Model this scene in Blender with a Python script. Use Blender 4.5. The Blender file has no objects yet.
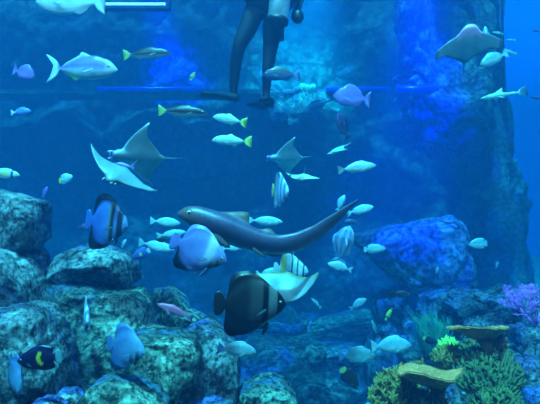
import bpy, bmesh, math, random
from mathutils import Vector, Matrix, noise
import numpy as np

# ---------------------------------------------------------------- camera
F = 430.0            # focal length in pixels of the 540 wide frame
CZ = 3.0             # height of the lens above the sand
sc = bpy.context.scene
col = sc.collection
cam_d = bpy.data.cameras.new('camera'); cam = bpy.data.objects.new('camera', cam_d); col.objects.link(cam)
cam.location = (0, 0, CZ); cam.rotation_euler = (math.pi/2, 0, 0)
cam_d.sensor_fit = 'HORIZONTAL'; cam_d.sensor_width = 36.0; cam_d.lens = 36.0*F/540; cam_d.clip_start = 0.05
sc.camera = cam

# ---------------------------------------------------------------- world, light, exposure
sc.view_settings.view_transform = 'Standard'; sc.view_settings.look = 'None'
sc.view_settings.exposure = 0.0; sc.view_settings.gamma = 1.0; sc.view_settings.use_curve_mapping = False
w = bpy.data.worlds.new('water_light'); sc.world = w; w.use_nodes = True
bg = w.node_tree.nodes['Background']; bg.inputs[0].default_value = (0.0, 0.12, 0.80, 1)
# open water beyond the column (ahead, to the right) is lit more brightly than the rest
_n, _l = w.node_tree.nodes, w.node_tree.links
_tc = _n.new('ShaderNodeTexCoord'); _dp = _n.new('ShaderNodeVectorMath'); _dp.operation = 'DOT_PRODUCT'; _dp.inputs[1].default_value = (0.60, 0.80, 0.0)
_mr = _n.new('ShaderNodeMapRange'); _mr.inputs[1].default_value = 0.80; _mr.inputs[2].default_value = 0.97; _mr.inputs[3].default_value = 0.15; _mr.inputs[4].default_value = 8.0
_l.new(_tc.outputs['Generated'], _dp.inputs[0]); _l.new(_dp.outputs['Value'], _mr.inputs[0]); _l.new(_mr.outputs[0], bg.inputs[1])
sc.cycles.max_bounces = 6; sc.cycles.volume_bounces = 1; sc.cycles.transparent_max_bounces = 8
sc.cycles.use_denoising = True

def at(px, py, Y):
    return Vector(((px-270)/F*Y, Y, CZ-(py-202)/F*Y))

def lamp(kind, name, loc, aim, color, power, **kw):
    d = bpy.data.lights.new(name, kind); o = bpy.data.objects.new(name, d); col.objects.link(o)
    o.location = loc; o.rotation_euler = (Vector(aim)-Vector(loc)).to_track_quat('-Z', 'Y').to_euler()
    d.color = color; d.energy = power
    for k, v in kw.items(): setattr(d, k, v)
    return o
lamp('SUN', 'daylight_from_above', (0, 0, 9), (0.9, 2.6, 0), (0.26, 0.85, 1.0), 23, angle=0.08)
lamp('AREA', 'gallery_lamp_row', (0, .75, 6.7), (0, 4.6, 2.2), (0.50, 0.86, 1.0), 430, shape='RECTANGLE', size=9.0, size_y=.5, spread=2.3)
DEEP = (0.0, 0.015, 1.0)
lamp('SPOT', 'blue_spot', (-2.5, 8.3, 7.9), (-2.4, 11.0, 6.1), DEEP, 16000, spot_size=.62, spot_blend=1.0, shadow_soft_size=.15)
lamp('SPOT', 'blue_spot', (2.2, 5.2, 7.6), (2.6, 8.0, 4.9), DEEP, 17000, spot_size=0.6, spot_blend=0.9, shadow_soft_size=.15)
lamp('SPOT', 'blue_spot', (1.7, 4.9, 6.4), (2.15, 6.4, 2.35), DEEP, 14000, spot_size=0.5, spot_blend=0.9, shadow_soft_size=.15)
lamp('SPOT', 'cyan_spot', (0.9, 7.2, 8.2), (0.75, 10.6, 6.3), (0.05, 0.9, 1.0), 26000, spot_size=0.75, spot_blend=1.0, shadow_soft_size=.3)
lamp('SPOT', 'blue_spot', (-2.9, 1.0, 6.2), (-2.0, 3.4, 2.2), (0.05, 0.22, 1.0), 420, spot_size=1.0, spot_blend=1.0, shadow_soft_size=.2)
lamp('SPOT', 'violet_coral_fill', (2.6, 1.6, 6.0), (2.30, 3.7, 2.12), (0.80, 0.30, 1.0), 420, spot_size=0.36, spot_blend=1.0, shadow_soft_size=.2)  # added spot that brightens and tints the violet coral

# ---------------------------------------------------------------- materials
def new_mat(name):
    m = bpy.data.materials.new(name); m.use_nodes = True
    nt = m.node_tree; b = nt.nodes['Principled BSDF']
    return m, nt, b
def N(nt, t, **kw):
    n = nt.nodes.new(t)
    for k, v in kw.items(): setattr(n, k, v)
    return n
def bump(nt, b, scale, strength, dist=.02, detail=6, kind='noise'):
    tc = N(nt, 'ShaderNodeTexCoord')
    if kind == 'noise':
        t = N(nt, 'ShaderNodeTexNoise'); t.inputs['Detail'].default_value = detail
    else:
        t = N(nt, 'ShaderNodeTexVoronoi')
    t.inputs['Scale'].default_value = scale
    nt.links.new(tc.outputs['Object'], t.inputs['Vector'])
    bp = N(nt, 'ShaderNodeBump'); bp.inputs['Strength'].default_value = strength; bp.inputs['Distance'].default_value = dist
    nt.links.new(t.outputs[0], bp.inputs['Height']); nt.links.new(bp.outputs[0], b.inputs['Normal'])
def flat(name, c, rough=.5, bs=0, bstr=.3, metal=0, spec=.5, emit=None, es=0, var=0, bd=.01):
    m, nt, b = new_mat(name)
    b.inputs['Base Color'].default_value = (*c, 1); b.inputs['Roughness'].default_value = rough
    b.inputs['Metallic'].default_value = metal; b.inputs['Specular IOR Level'].default_value = spec
    if emit: b.inputs['Emission Color'].default_value = (*emit, 1); b.inputs['Emission Strength'].default_value = es
    if var:
        tc = N(nt, 'ShaderNodeTexCoord'); t = N(nt, 'ShaderNodeTexNoise'); t.inputs['Scale'].default_value = 9; t.inputs['Detail'].default_value = 5
        nt.links.new(tc.outputs['Object'], t.inputs['Vector'])
        r = N(nt, 'ShaderNodeValToRGB'); r.color_ramp.elements[0].position = .35; r.color_ramp.elements[1].position = .65
        r.color_ramp.elements[0].color = (*[x*(1-var) for x in c], 1); r.color_ramp.elements[1].color = (*[min(1, x*(1+var)) for x in c], 1)
        nt.links.new(t.outputs[0], r.inputs[0]); nt.links.new(r.outputs[0], b.inputs['Base Color'])
    if bs: bump(nt, b, bs, bstr, bd)
    return m

def rock_mat(name, dark, pale, purple, amount=.5, scale=1.0, bstr=1.5):
    """mottled rock: slate, pale algae crust, random violet-blue patches"""
    m, nt, b = new_mat(name); L = nt.links.new
    tc = N(nt, 'ShaderNodeTexCoord')
    n1 = N(nt, 'ShaderNodeTexNoise'); n1.inputs['Scale'].default_value = 2.9*scale; n1.inputs['Detail'].default_value = 14; n1.inputs['Roughness'].default_value = .82
    n2 = N(nt, 'ShaderNodeTexNoise'); n2.inputs['Scale'].default_value = 1.3*scale; n2.inputs['Detail'].default_value = 6; n2.inputs['Distortion'].default_value = .6
    n3 = N(nt, 'ShaderNodeTexNoise'); n3.inputs['Scale'].default_value = 16*scale; n3.inputs['Detail'].default_value = 6; n3.inputs['Roughness'].default_value = .7
    mp = N(nt, 'ShaderNodeMapping'); mp.inputs['Location'].default_value = (7.1, 3.3, 1.7)
    L(tc.outputs['Object'], n1.inputs['Vector']); L(tc.outputs['Object'], mp.inputs['Vector']); L(mp.outputs[0], n2.inputs['Vector']); L(tc.outputs['Object'], n3.inputs['Vector'])
    r1 = N(nt, 'ShaderNodeValToRGB'); e = r1.color_ramp.elements
    e[0].position = .47-amount*.3; e[0].color = (*dark, 1); e[1].position = .86-amount*.3; e[1].color = (*pale, 1)
    L(n1.outputs[0], r1.inputs[0])
    r2 = N(nt, 'ShaderNodeValToRGB'); e = r2.color_ramp.elements
    e[0].position = .53; e[0].color = (0, 0, 0, 1); e[1].position = .60; e[1].color = (.85, .85, .85, 1)
    L(n2.outputs[0], r2.inputs[0])
    n4 = N(nt, 'ShaderNodeTexNoise'); n4.inputs['Scale'].default_value = 1.1*scale; n4.inputs['Detail'].default_value = 8; n4.inputs['Roughness'].default_value = .65
    L(tc.outputs['Object'], n4.inputs['Vector'])
    r4 = N(nt, 'ShaderNodeValToRGB'); e = r4.color_ramp.elements; e[0].position = .42; e[0].color = (.42, .46, .56, 1); e[1].position = .58; e[1].color = (1.3, 1.3, 1.25, 1)
    L(n4.outputs[0], r4.inputs[0]); m0 = N(nt, 'ShaderNodeMixRGB', blend_type='MULTIPLY'); m0.inputs[0].default_value = 1; L(r1.outputs[0], m0.inputs[1]); L(r4.outputs[0], m0.inputs[2])
    mx = N(nt, 'ShaderNodeMixRGB'); L(r2.outputs[0], mx.inputs[0]); L(m0.outputs[0], mx.inputs[1]); mx.inputs[2].default_value = (*purple, 1)
    r3 = N(nt, 'ShaderNodeValToRGB'); e = r3.color_ramp.elements
    e[0].position = .40; e[0].color = (.16, .16, .18, 1); e[1].position = .60; e[1].color = (1.5, 1.5, 1.5, 1)
    L(n3.outputs[0], r3.inputs[0])
    mu = N(nt, 'ShaderNodeMixRGB', blend_type='MULTIPLY'); mu.inputs[0].default_value = 1; L(mx.outputs[0], mu.inputs[1]); L(r3.outputs[0], mu.inputs[2])
    # fractures: thin dark cracks
    vc = N(nt, 'ShaderNodeTexVoronoi', feature='DISTANCE_TO_EDGE'); vc.inputs['Scale'].default_value = 1.5*scale
    mc = N(nt, 'ShaderNodeMapping'); mc.inputs['Rotation'].default_value = (.3, .5, .2); mc.inputs['Scale'].default_value = (.6, 1, 1.3)
    ms = N(nt, 'ShaderNodeVectorMath', operation='MULTIPLY_ADD'); ms.inputs[1].default_value = (.35, .35, .35)
    L(n1.outputs['Color'], ms.inputs[0]); L(tc.outputs['Object'], ms.inputs[2]); L(ms.outputs[0], mc.inputs['Vector']); L(mc.outputs[0], vc.inputs['Vector'])
    rc = N(nt, 'ShaderNodeValToRGB'); e = rc.color_ramp.elements; e[0].position = .006; e[0].color = (.12, .12, .12, 1); e[1].position = .035; e[1].color = (1, 1, 1, 1)
    L(vc.outputs['Distance'], rc.inputs[0])
    m4 = N(nt, 'ShaderNodeMixRGB', blend_type='MULTIPLY'); m4.inputs[0].default_value = 1; L(mu.outputs[0], m4.inputs[1]); L(rc.outputs[0], m4.inputs[2]); mu = m4
    L(mu.outputs[0], b.inputs['Base Color']); b.inputs['Roughness'].default_value = .8; b.inputs['Specular IOR Level'].default_value = .25
    bp = N(nt, 'ShaderNodeBump'); bp.inputs['Strength'].default_value = bstr; bp.inputs['Distance'].default_value = .05
    bp2 = N(nt, 'ShaderNodeBump'); bp2.inputs['Strength'].default_value = bstr*.8; bp2.inputs['Distance'].default_value = .02
    L(n1.outputs[0], bp.inputs['Height']); L(n3.outputs[0], bp2.inputs['Height']); L(bp.outputs[0], bp2.inputs['Normal']); L(bp2.outputs[0], b.inputs['Normal'])
    return m

M = {}
M['rock'] = rock_mat('algae_rock', (.012, .022, .022), (.72, .86, .92), (.16, .26, .95), .50, 1.6)
M['rock_green'] = rock_mat('green_rock', (.014, .03, .022), (.62, .84, .70), (.12, .3, .6), .52, 1.6)
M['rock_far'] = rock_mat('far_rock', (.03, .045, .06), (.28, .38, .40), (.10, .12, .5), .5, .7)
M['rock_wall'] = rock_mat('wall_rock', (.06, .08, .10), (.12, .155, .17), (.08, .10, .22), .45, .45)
M['rock_pale'] = rock_mat('pale_rock', (.05, .07, .10), (.60, .72, .85), (.2, .2, .5), .52, 2.0)
M['sand'] = flat('sand', (.55, .62, .6), .9, 14, .5, var=.15)

mm, nt, b = new_mat('painted_skin')
a = N(nt, 'ShaderNodeAttribute'); a.attribute_name = 'paint'
tc = N(nt, 'ShaderNodeTexCoord'); nz = N(nt, 'ShaderNodeTexNoise'); nz.inputs['Scale'].default_value = 14; nz.inputs['Detail'].default_value = 4
nt.links.new(tc.outputs['Object'], nz.inputs['Vector'])
rp = N(nt, 'ShaderNodeValToRGB'); rp.color_ramp.elements[0].position = .3; rp.color_ramp.elements[0].color = (.72, .72, .72, 1); rp.color_ramp.elements[1].position = .7
nt.links.new(nz.outputs[0], rp.inputs[0])
mu = N(nt, 'ShaderNodeMixRGB', blend_type='MULTIPLY'); mu.inputs[0].default_value = 1
nt.links.new(a.outputs['Color'], mu.inputs[1]); nt.links.new(rp.outputs[0], mu.inputs[2]); nt.links.new(mu.outputs[0], b.inputs['Base Color'])
b.inputs['Roughness'].default_value = .38; b.inputs['Specular IOR Level'].default_value = .55
vo = N(nt, 'ShaderNodeTexVoronoi'); vo.inputs['Scale'].default_value = 110; nt.links.new(tc.outputs['Object'], vo.inputs['Vector'])
bp = N(nt, 'ShaderNodeBump'); bp.inputs['Strength'].default_value = .25; bp.inputs['Distance'].default_value = .003
nt.links.new(vo.outputs[0], bp.inputs['Height']); nt.links.new(bp.outputs[0], b.inputs['Normal'])
M['skin'] = mm
M['eye_white'] = flat('eye_ring', (.75, .75, .6), .25)
M['eye_black'] = flat('eye_pupil', (.005, .005, .008), .1)
M['neoprene'] = flat('neoprene', (.008, .010, .016), .65, 60, .2, spec=.3)
M['rubber'] = flat('rubber', (.006, .008, .012), .5)
M['tank_metal'] = flat('tank_metal', (.55, .68, .72), .3, metal=.3, var=.25)
M['fixture_frame'] = flat('fixture_frame', (.02, .03, .22), .4)
M['tube_glow'] = flat('tube_glow', (.8, .9, 1), .4, emit=(.55, .8, 1.0), es=2.2)
M['band_glow'] = flat('band_glow', (.02, .02, .5), .4, emit=(0, .0, 1.0), es=1.3)  # emission stands in for blue light falling on the ledge
nt = M['band_glow'].node_tree; tc = N(nt, 'ShaderNodeTexCoord'); t_ = N(nt, 'ShaderNodeTexNoise'); t_.inputs['Scale'].default_value = .9; r_ = N(nt, 'ShaderNodeMapRange'); r_.inputs[1].default_value = .4; r_.inputs[2].default_value = .65; r_.inputs[3].default_value = .08; r_.inputs[4].default_value = 1.6
nt.links.new(tc.outputs['Object'], t_.inputs['Vector']); nt.links.new(t_.outputs[0], r_.inputs[0]); nt.links.new(r_.outputs[0], nt.nodes['Principled BSDF'].inputs['Emission Strength'])
M['olive'] = flat('olive_coral', (.36, .21, .045), .7, 60, .5, var=.35)
M['green'] = flat('green_coral', (.14, .15, .05), .7, 60, .5, var=.35)
M['brown'] = flat('brown_plate_coral', (.80, .22, .06), .8, 70, .9, var=.3)
nt = M['brown'].node_tree; b = nt.nodes['Principled BSDF']; src = b.inputs['Base Color'].links[0].from_socket
tc = N(nt, 'ShaderNodeTexCoord'); vv = N(nt, 'ShaderNodeTexVoronoi'); vv.inputs['Scale'].default_value = 70
rr = N(nt, 'ShaderNodeValToRGB'); rr.color_ramp.elements[0].position = .18; rr.color_ramp.elements[0].color = (1, 1, 1, 1); rr.color_ramp.elements[1].position = .3; rr.color_ramp.elements[1].color = (0, 0, 0, 1)
mx = N(nt, 'ShaderNodeMixRGB'); mx.inputs[2].default_value = (.75, .72, .5, 1)
nt.links.new(tc.outputs['Object'], vv.inputs['Vector']); nt.links.new(vv.outputs[0], rr.inputs[0]); nt.links.new(rr.outputs[0], mx.inputs[0]); nt.links.new(src, mx.inputs[1]); nt.links.new(mx.outputs[0], b.inputs['Base Color'])
M['yellowgreen'] = flat('yellow_green_sponge', (.55, .85, .16), .7, 60, .4)
M['violet'] = flat('violet_fan_coral', (.85, .22, 1.0), .6, 60, .3, var=.2)
M['weed'] = flat('green_weed', (.06, .34, .22), .7, 30, .2, var=.2)
M['tip'] = flat('pale_coral_tip', (.65, .85, .5), .6)

# ---------------------------------------------------------------- object helpers
def mesh_obj(name, verts, faces, mat, parent=None, smooth=True, paint=None, mats=None, idx=None):
    me = bpy.data.meshes.new(name); me.from_pydata([tuple(v) for v in verts], [], faces); me.update()
    for m in (mats or [mat]): me.materials.append(m)
    if idx is not None: me.polygons.foreach_set('material_index', idx)
    me.polygons.foreach_set('use_smooth', [smooth]*len(me.polygons))
    if paint is not None:
        ca = me.color_attributes.new('paint', 'FLOAT_COLOR', 'POINT')
        ca.data.foreach_set('color', np.array([(*c[:3], 1.0) for c in paint], dtype=np.float32).ravel())
    o = bpy.data.objects.new(name, me); col.objects.link(o)
    if parent: o.parent = parent
    return o
def empty(name, mat4=None):
    o = bpy.data.objects.new(name, None); col.objects.link(o); o.empty_display_size = .05
    if mat4 is not None: o.matrix_world = mat4
    return o
def tag(o, label=None, cat=None, group=None, kind=None):
    for k, v in (('label', label), ('category', cat), ('group', group), ('kind', kind)):
        if v: o[k] = v
    return o

class MB:
    def __init__(s): s.v = []; s.f = []; s.c = []
    def add(s, v, f, c=None):
        n = len(s.v); s.v += [Vector(x) for x in v]; s.f += [tuple(i+n for i in q) for q in f]
        if c is not None: s.c += c
    def box(s, c, d):
        x, y, z = c; a, b_, e = [q/2 for q in d]
        v = [(x+i*a, y+j*b_, z+k*e) for i in (-1, 1) for j in (-1, 1) for k in (-1, 1)]
        s.add(v, [(0, 1, 3, 2), (4, 6, 7, 5), (0, 4, 5, 1), (2, 3, 7, 6), (0, 2, 6, 4), (1, 5, 7, 3)])
    def tube(s, pts, rad, n=8, flat_=1.0, cap=True):
        pts = [Vector(p) for p in pts]; vs = []; ref = None
        for i, p in enumerate(pts):
            t = (pts[min(i+1, len(pts)-1)]-pts[max(i-1, 0)])
            if t.length < 1e-9: t = Vector((0, 0, 1))
            t.normalize()
            if ref is None: ref = Vector((0, 1, 0)) if abs(t.y) < .9 else Vector((1, 0, 0))
            a = (ref-t*ref.dot(t)).normalized(); ref = a; b_ = t.cross(a)
            r = rad[i] if isinstance(rad, (list, tuple)) else rad
            for k in range(n):
                th = 2*math.pi*k/n; vs.append(p+(a*math.cos(th)*flat_+b_*math.sin(th))*r)
        fs = []
        for i in range(len(pts)-1):
            for k in range(n): fs.append((i*n+k, i*n+(k+1) % n, (i+1)*n+(k+1) % n, (i+1)*n+k))
        if cap:
            fs.append(tuple(range(n))[::-1]); fs.append(tuple((len(pts)-1)*n+k for k in range(n)))
        s.add(vs, fs)
    def build(s, name, mat, parent=None, smooth=True): return mesh_obj(name, s.v, s.f, mat, parent, smooth)

def curve(pts, n):
    """smooth curve through (t, value) knots, sampled at n even places"""
    xs = np.array([p[0] for p in pts]); ys = np.array([p[1] for p in pts])
    t = np.linspace(0, 1, n*4); y = np.interp(t, xs, ys)
    k = max(3, n//5*2+1); ker = np.hanning(k+2)[1:-1]; ker /= ker.sum()
    yp = np.pad(y, k//2, mode='edge'); y2 = np.convolve(yp, ker, 'valid')[:len(y)]
    return lambda q: float(np.interp(q, t, y2))

# ---------------------------------------------------------------- structure: water, floor, walls
wm = bpy.data.materials.new('water_body'); wm.use_nodes = True; nt = wm.node_tree; nt.nodes.clear()
out = N(nt, 'ShaderNodeOutputMaterial'); vs_ = N(nt, 'ShaderNodeVolumeScatter'); va = N(nt, 'ShaderNodeVolumeAbsorption'); ad = N(nt, 'ShaderNodeAddShader')
vs_.inputs['Color'].default_value = (0.04, 0.37, 1.0, 1); vs_.inputs['Density'].default_value = 0.040; vs_.inputs['Anisotropy'].default_value = 0.0
va.inputs['Color'].default_value = (0.1, 0.64, 0.74, 1); va.inputs['Density'].default_value = 0.30
nt.links.new(vs_.outputs[0], ad.inputs[0]); nt.links.new(va.outputs[0], ad.inputs[1]); nt.links.new(ad.outputs[0], out.inputs['Volume'])
mb = MB(); mb.box((0, 12, 4.0), (34, 26, 9.0)); tag(mb.build('water', wm, smooth=False), kind='structure')

def slab(name, c, d, mat):
    mb = MB(); mb.box(c, d); return tag(mb.build(name, mat, smooth=False), kind='structure')
M['concrete'] = flat('dark_concrete', (.02, .03, .04), .9, 8, .4, var=.2)
slab('wall_front_blocker', (0, -1.2, 4.2), (34, .3, 9.4), M['concrete'])          # added dark wall behind the lens, cuts ambient light from there
slab('ceiling_blocker', (0, -.35, 7.2), (34, 1.7, .3), M['concrete'])               # added unseen slab, shades the water close to the lens
def heightfield(name, x0, x1, y0, y1, nx, ny, fn, mat):
    v = [fn(x0+(x1-x0)*i/nx, y0+(y1-y0)*j/ny) for j in range(ny+1) for i in range(nx+1)]
    f = [(j*(nx+1)+i, j*(nx+1)+i+1, (j+1)*(nx+1)+i+1, (j+1)*(nx+1)+i) for j in range(ny) for i in range(nx)]
    return mesh_obj(name, v, f, mat)
p0 = at(-160, 92, 10.4); p1 = at(372, 92, 10.4)
slab('trim_1', ((p0.x+p1.x)/2, 10.5, p0.z-.05), (p1.x-p0.x, .7, .10), M['rock_wall'])
fl = heightfield('floor', -16, 16, -.5, 24, 160, 120, lambda x, y: (x, y, .05*noise.noise(Vector((x, y, 0)))), M['sand']); tag(fl, kind='structure')
def wallfn(x, z):
    p = Vector((x*.45, 3.1, z*.45)); d = noise.fractal(p, 1.0, 2.0, 6)
    return (x, 11.0-.55*d-.25*abs(noise.noise(p*3.1)), z)
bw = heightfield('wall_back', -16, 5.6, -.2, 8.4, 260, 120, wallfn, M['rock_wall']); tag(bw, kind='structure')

# ---------------------------------------------------------------- rocks
def boulder(name, poly, Y, depth, mat, label=None, cat='rock', group=None, sub=6, rough=.05, seed=0, e=.28, kind=None, tilt=0, facets=15):
    """a rock with its own outline, thickness and a fractured surface; poly in picture pixels at distance Y"""
    P = [at(px, py, Y) for px, py in poly]
    c = sum(P, Vector())/len(P)
    q = [(p.x-c.x, p.z-c.z) for p in P]
    def R(th):
        dx, dz = math.cos(th), math.sin(th); best = 0
        for i in range(len(q)):
            x1, z1 = q[i]; x2, z2 = q[(i+1) % len(q)]; ex, ez = x2-x1, z2-z1
            den = dx*ez-dz*ex
            if abs(den) < 1e-9: continue
            t = (x1*ez-z1*ex)/den; u = (x1*dz-z1*dx)/den
            if t > 0 and -1e-6 <= u <= 1+1e-6: best = max(best, t)
        return best
    tab = [R(2*math.pi*i/720-math.pi) for i in range(720)]
    tab = [max(v, 1e-3) for v in tab]
    tab = [(tab[i-2]+2*tab[i-1]+3*tab[i]+2*tab[(i+1) % 720]+tab[(i+2) % 720])/9 for i in range(720)]
    bm = bmesh.new(); bmesh.ops.create_icosphere(bm, subdivisions=sub, radius=1)
    rn = random.Random(seed*17+5); planes = []
    for _ in range(facets):
        nn = Vector((rn.uniform(-1.2, 1.2), -1 if rn.random() < .8 else -.2, rn.uniform(-.9, 1.3))).normalized()
        ext = abs(nn.x)*max(abs(a_[0]) for a_ in q)+abs(nn.y)*depth+abs(nn.z)*max(abs(a_[1]) for a_ in q)
        planes.append((nn, ext*rn.uniform(.58, .80)))
    off = Vector((seed*3.7, seed*1.3, seed*2.1)); size = max(tab)
    for v in bm.verts:
        d = v.co.normalized(); rho = math.hypot(d.x, d.z); th = math.atan2(d.z, d.x)
        k = (th+math.pi)/(2*math.pi)*720; i = int(k) % 720; fr = k-int(k); r = tab[i]*(1-fr)+tab[(i+1) % 720]*fr
        eb = e if d.y < 0 else 1.0; pr = r*rho**eb; y = math.copysign(abs(d.y)**e, d.y)*depth*(1 if d.y < 0 else .35)
        p = Vector((math.cos(th)*pr, y+tilt*math.sin(th)*pr, math.sin(th)*pr))
        for nn, dd in planes:
            ov = p.dot(nn)-dd
            if ov > 0: p -= nn*ov*.98
        w_ = p*(1.5)+off
        n1 = noise.fractal(w_*1.1, .9, 2.1, 7)
        cells = noise.voronoi(w_*1.35)[0]; cr = min(1, (cells[1]-cells[0])*4)
        ridge = noise.ridged_multi_fractal(w_*1.5, 1.0, 2.2, 5, 1.0, 2.0)
        disp = rough*(n1*1.0-(1-cr)*.35+(ridge-1.2)*.25+.16*noise.fractal(w_*7, .8, 2.2, 4))
        p += d*disp*(.7+.7*min(1, size))
        v.co = p
    me = bpy.data.meshes.new(name); bm.to_mesh(me); bm.free(); me.materials.append(mat)
    me.polygons.foreach_set('use_smooth', [True]*len(me.polygons))
    o = bpy.data.objects.new(name, me); col.objects.link(o); o.location = c
    return tag(o, label, cat, group, kind)

LG = 'boulders of the stacked reef on the left'
boulder('boulder', [(-30, 192), (8, 189), (30, 194), (45, 201), (48, 215), (50, 243), (36, 244), (10, 236), (-30, 231)], 3.5, .5, M['rock'], 'capstone boulder topping the far left stack, violet patches on its face', group=LG, seed=1)
boulder('boulder', [(-32, 233), (8, 235), (34, 245), (46, 256), (54, 275), (58, 300), (50, 330), (-32, 330)], 3.35, .55, M['rock'], 'dark hollowed boulder under the capstone of the far left stack', group=LG, seed=2)
boulder('boulder', [(66, 252), (82, 245), (106, 245), (126, 252), (138, 264), (146, 283), (62, 281), (63, 266)], 3.6, .45, M['rock'], 'flat-based boulder crowning the middle stack below the dark striped batfish', group=LG, seed=3, rough=.05)
boulder('boulder', [(60, 284), (100, 281), (144, 284), (158, 296), (164, 330), (170, 420), (78, 420), (76, 350), (70, 315)], 3.5, .5, M['rock_green'], 'tall green boulder with a slab face in the middle of the stack', group=LG, seed=4, rough=.05, facets=12)
boulder('boulder', [(-30, 303), (20, 301), (52, 299), (62, 308), (68, 340), (76, 385), (78, 430), (-30, 440)], 2.9, .42, M['rock'], 'broad pale-faced boulder behind the dark angelfish', group=LG, seed=5, rough=.05, facets=12)
boulder('boulder', [(134, 330), (150, 324), (180, 328), (197, 336), (202, 350), (199, 372), (188, 392), (150, 402), (126, 385), (126, 350)], 3.0, .40, M['rock_green'], 'rounded boulder with green crust right of the blue batfish', group=LG, seed=6, rough=.05)
boulder('boulder', [(190, 326), (208, 318), (222, 328), (234, 345), (240, 372), (236, 396), (215, 420), (190, 410), (182, 360)], 3.35, .38, M['rock'], 'dark shaded boulder under the pale surgeonfish', group=LG, seed=7, rough=.05)
boulder('boulder', [(150, 288), (166, 284), (184, 293), (198, 309), (222, 326), (218, 345), (180, 345), (158, 325)], 3.9, .35, M['rock_green'], 'sloping boulder under the pink fish', group=LG, seed=8, rough=.05)
boulder('boulder', [(92, 394), (102, 378), (118, 371), (140, 378), (158, 390), (168, 404), (172, 430), (88, 430)], 2.6, .32, M['rock_green'], 'low front boulder with a pale crust, below the blue batfish', group=LG, seed=9, rough=.04)
boulder('boulder', [(54, 392), (62, 387), (76, 387), (84, 396), (80, 420), (50, 420)], 2.7, .18, M['rock'], 'small violet-blue stone wedged beside the low front boulder', group=LG, seed=10, sub=5, rough=.03)
boulder('boulder', [(32, 400), (44, 395), (58, 397), (68, 404), (72, 430), (28, 430)], 2.4, .16, M['rock'], 'low violet-blue stone at the foot of the pale-faced boulder', group=LG, seed=11, sub=5, rough=.03)
boulder('boulder', [(232, 398), (240, 381), (254, 376), (272, 377), (288, 384), (296, 396), (300, 440), (232, 440)], 3.3, .36, M['rock_green'], 'low green boulder beside the sand, right end of the stacked reef', group=LG, seed=12, rough=.05)
boulder('boulder', [(168, 404), (187, 397), (212, 397), (234, 402), (238, 440), (164, 440)], 2.9, .28, M['rock'], 'low dark boulder in the gap beneath the rounded green one', group=LG, seed=13, sub=5)
# the footing that carries them, mostly below the frame
boulder('boulder', [(-60, 424), (60, 424), (220, 426), (260, 432), (270, 690), (-80, 690)], 3.1, .75, M['rock'], 'broad footing rock beneath the stacked reef', group=LG, seed=14, sub=5)

BG = 'hazy rocks at the back of the tank'
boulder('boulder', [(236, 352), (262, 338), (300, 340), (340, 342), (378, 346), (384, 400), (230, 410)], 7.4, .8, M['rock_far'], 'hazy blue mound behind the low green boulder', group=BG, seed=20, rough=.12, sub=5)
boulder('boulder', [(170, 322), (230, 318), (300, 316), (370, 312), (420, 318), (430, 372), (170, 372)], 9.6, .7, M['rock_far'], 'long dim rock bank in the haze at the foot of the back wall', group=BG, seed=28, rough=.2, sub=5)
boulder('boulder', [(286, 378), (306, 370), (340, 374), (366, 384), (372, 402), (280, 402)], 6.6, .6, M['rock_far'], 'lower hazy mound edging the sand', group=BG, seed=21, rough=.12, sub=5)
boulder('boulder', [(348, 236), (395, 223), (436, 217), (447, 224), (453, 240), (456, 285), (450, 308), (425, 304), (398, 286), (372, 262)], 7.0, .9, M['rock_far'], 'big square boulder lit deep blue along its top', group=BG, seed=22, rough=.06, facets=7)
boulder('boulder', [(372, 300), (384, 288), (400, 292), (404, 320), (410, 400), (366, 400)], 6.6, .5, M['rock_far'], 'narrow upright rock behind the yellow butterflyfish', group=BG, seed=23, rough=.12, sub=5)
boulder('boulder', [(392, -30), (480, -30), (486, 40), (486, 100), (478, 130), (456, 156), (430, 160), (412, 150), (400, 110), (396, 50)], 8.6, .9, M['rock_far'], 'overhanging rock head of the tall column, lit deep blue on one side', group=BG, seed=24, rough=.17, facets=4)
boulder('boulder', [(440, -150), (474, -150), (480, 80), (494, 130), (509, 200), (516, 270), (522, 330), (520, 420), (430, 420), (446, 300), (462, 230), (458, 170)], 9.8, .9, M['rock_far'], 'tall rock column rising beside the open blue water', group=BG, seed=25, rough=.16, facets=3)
boulder('boulder', [(262, 94), (300, 91), (334, 92), (336, 100), (316, 108), (296, 126), (280, 122), (266, 108)], 10.3, .5, M['rock_pale'], 'teal-lit rock ledge under the diver', group=BG, seed=26, rough=.15, sub=5)
boulder('boulder', [(400, 350), (420, 344), (438, 352), (444, 374), (400, 380)], 5.6, .4, M['rock_far'], 'small hazy rock at the foot of the green weed', group=BG, seed=27, sub=5)
RG = 'rocks of the coral mound on the right'
boulder('boulder', [(440, 300), (468, 290), (500, 292), (530, 290), (570, 288), (580, 340), (500, 345), (446, 338)], 5.2, .6, M['rock_pale'], 'long pale ledge rock behind the table coral', group=RG, seed=30, rough=.12)
boulder('boulder', [(504, 322), (540, 312), (580, 315), (580, 372), (530, 370), (506, 352)], 4.4, .4, M['rock_pale'], 'pale layered rock beneath the violet fan coral', group=RG, seed=31, rough=.09)
boulder('boulder', [(514, 360), (528, 354), (545, 356), (552, 372), (540, 384), (516, 380)], 3.6, .22, M['rock_pale'], 'rounded violet-grey stone right of the finger coral', group=RG, seed=32, sub=5, rough=.04)
boulder('boulder', [(524, 388), (545, 382), (570, 384), (572, 430), (520, 430)], 3.3, .25, M['rock'], 'dark stone in the lower right corner below the violet-grey one', group=RG, seed=33, sub=5, rough=.05)
boulder('boulder', [(398, 396), (440, 372), (500, 362), (560, 350), (640, 370), (640, 560), (380, 560)], 4.2, .7, M['rock'], 'dark mound that carries the corals', group=RG, seed=34, rough=.07)
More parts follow.
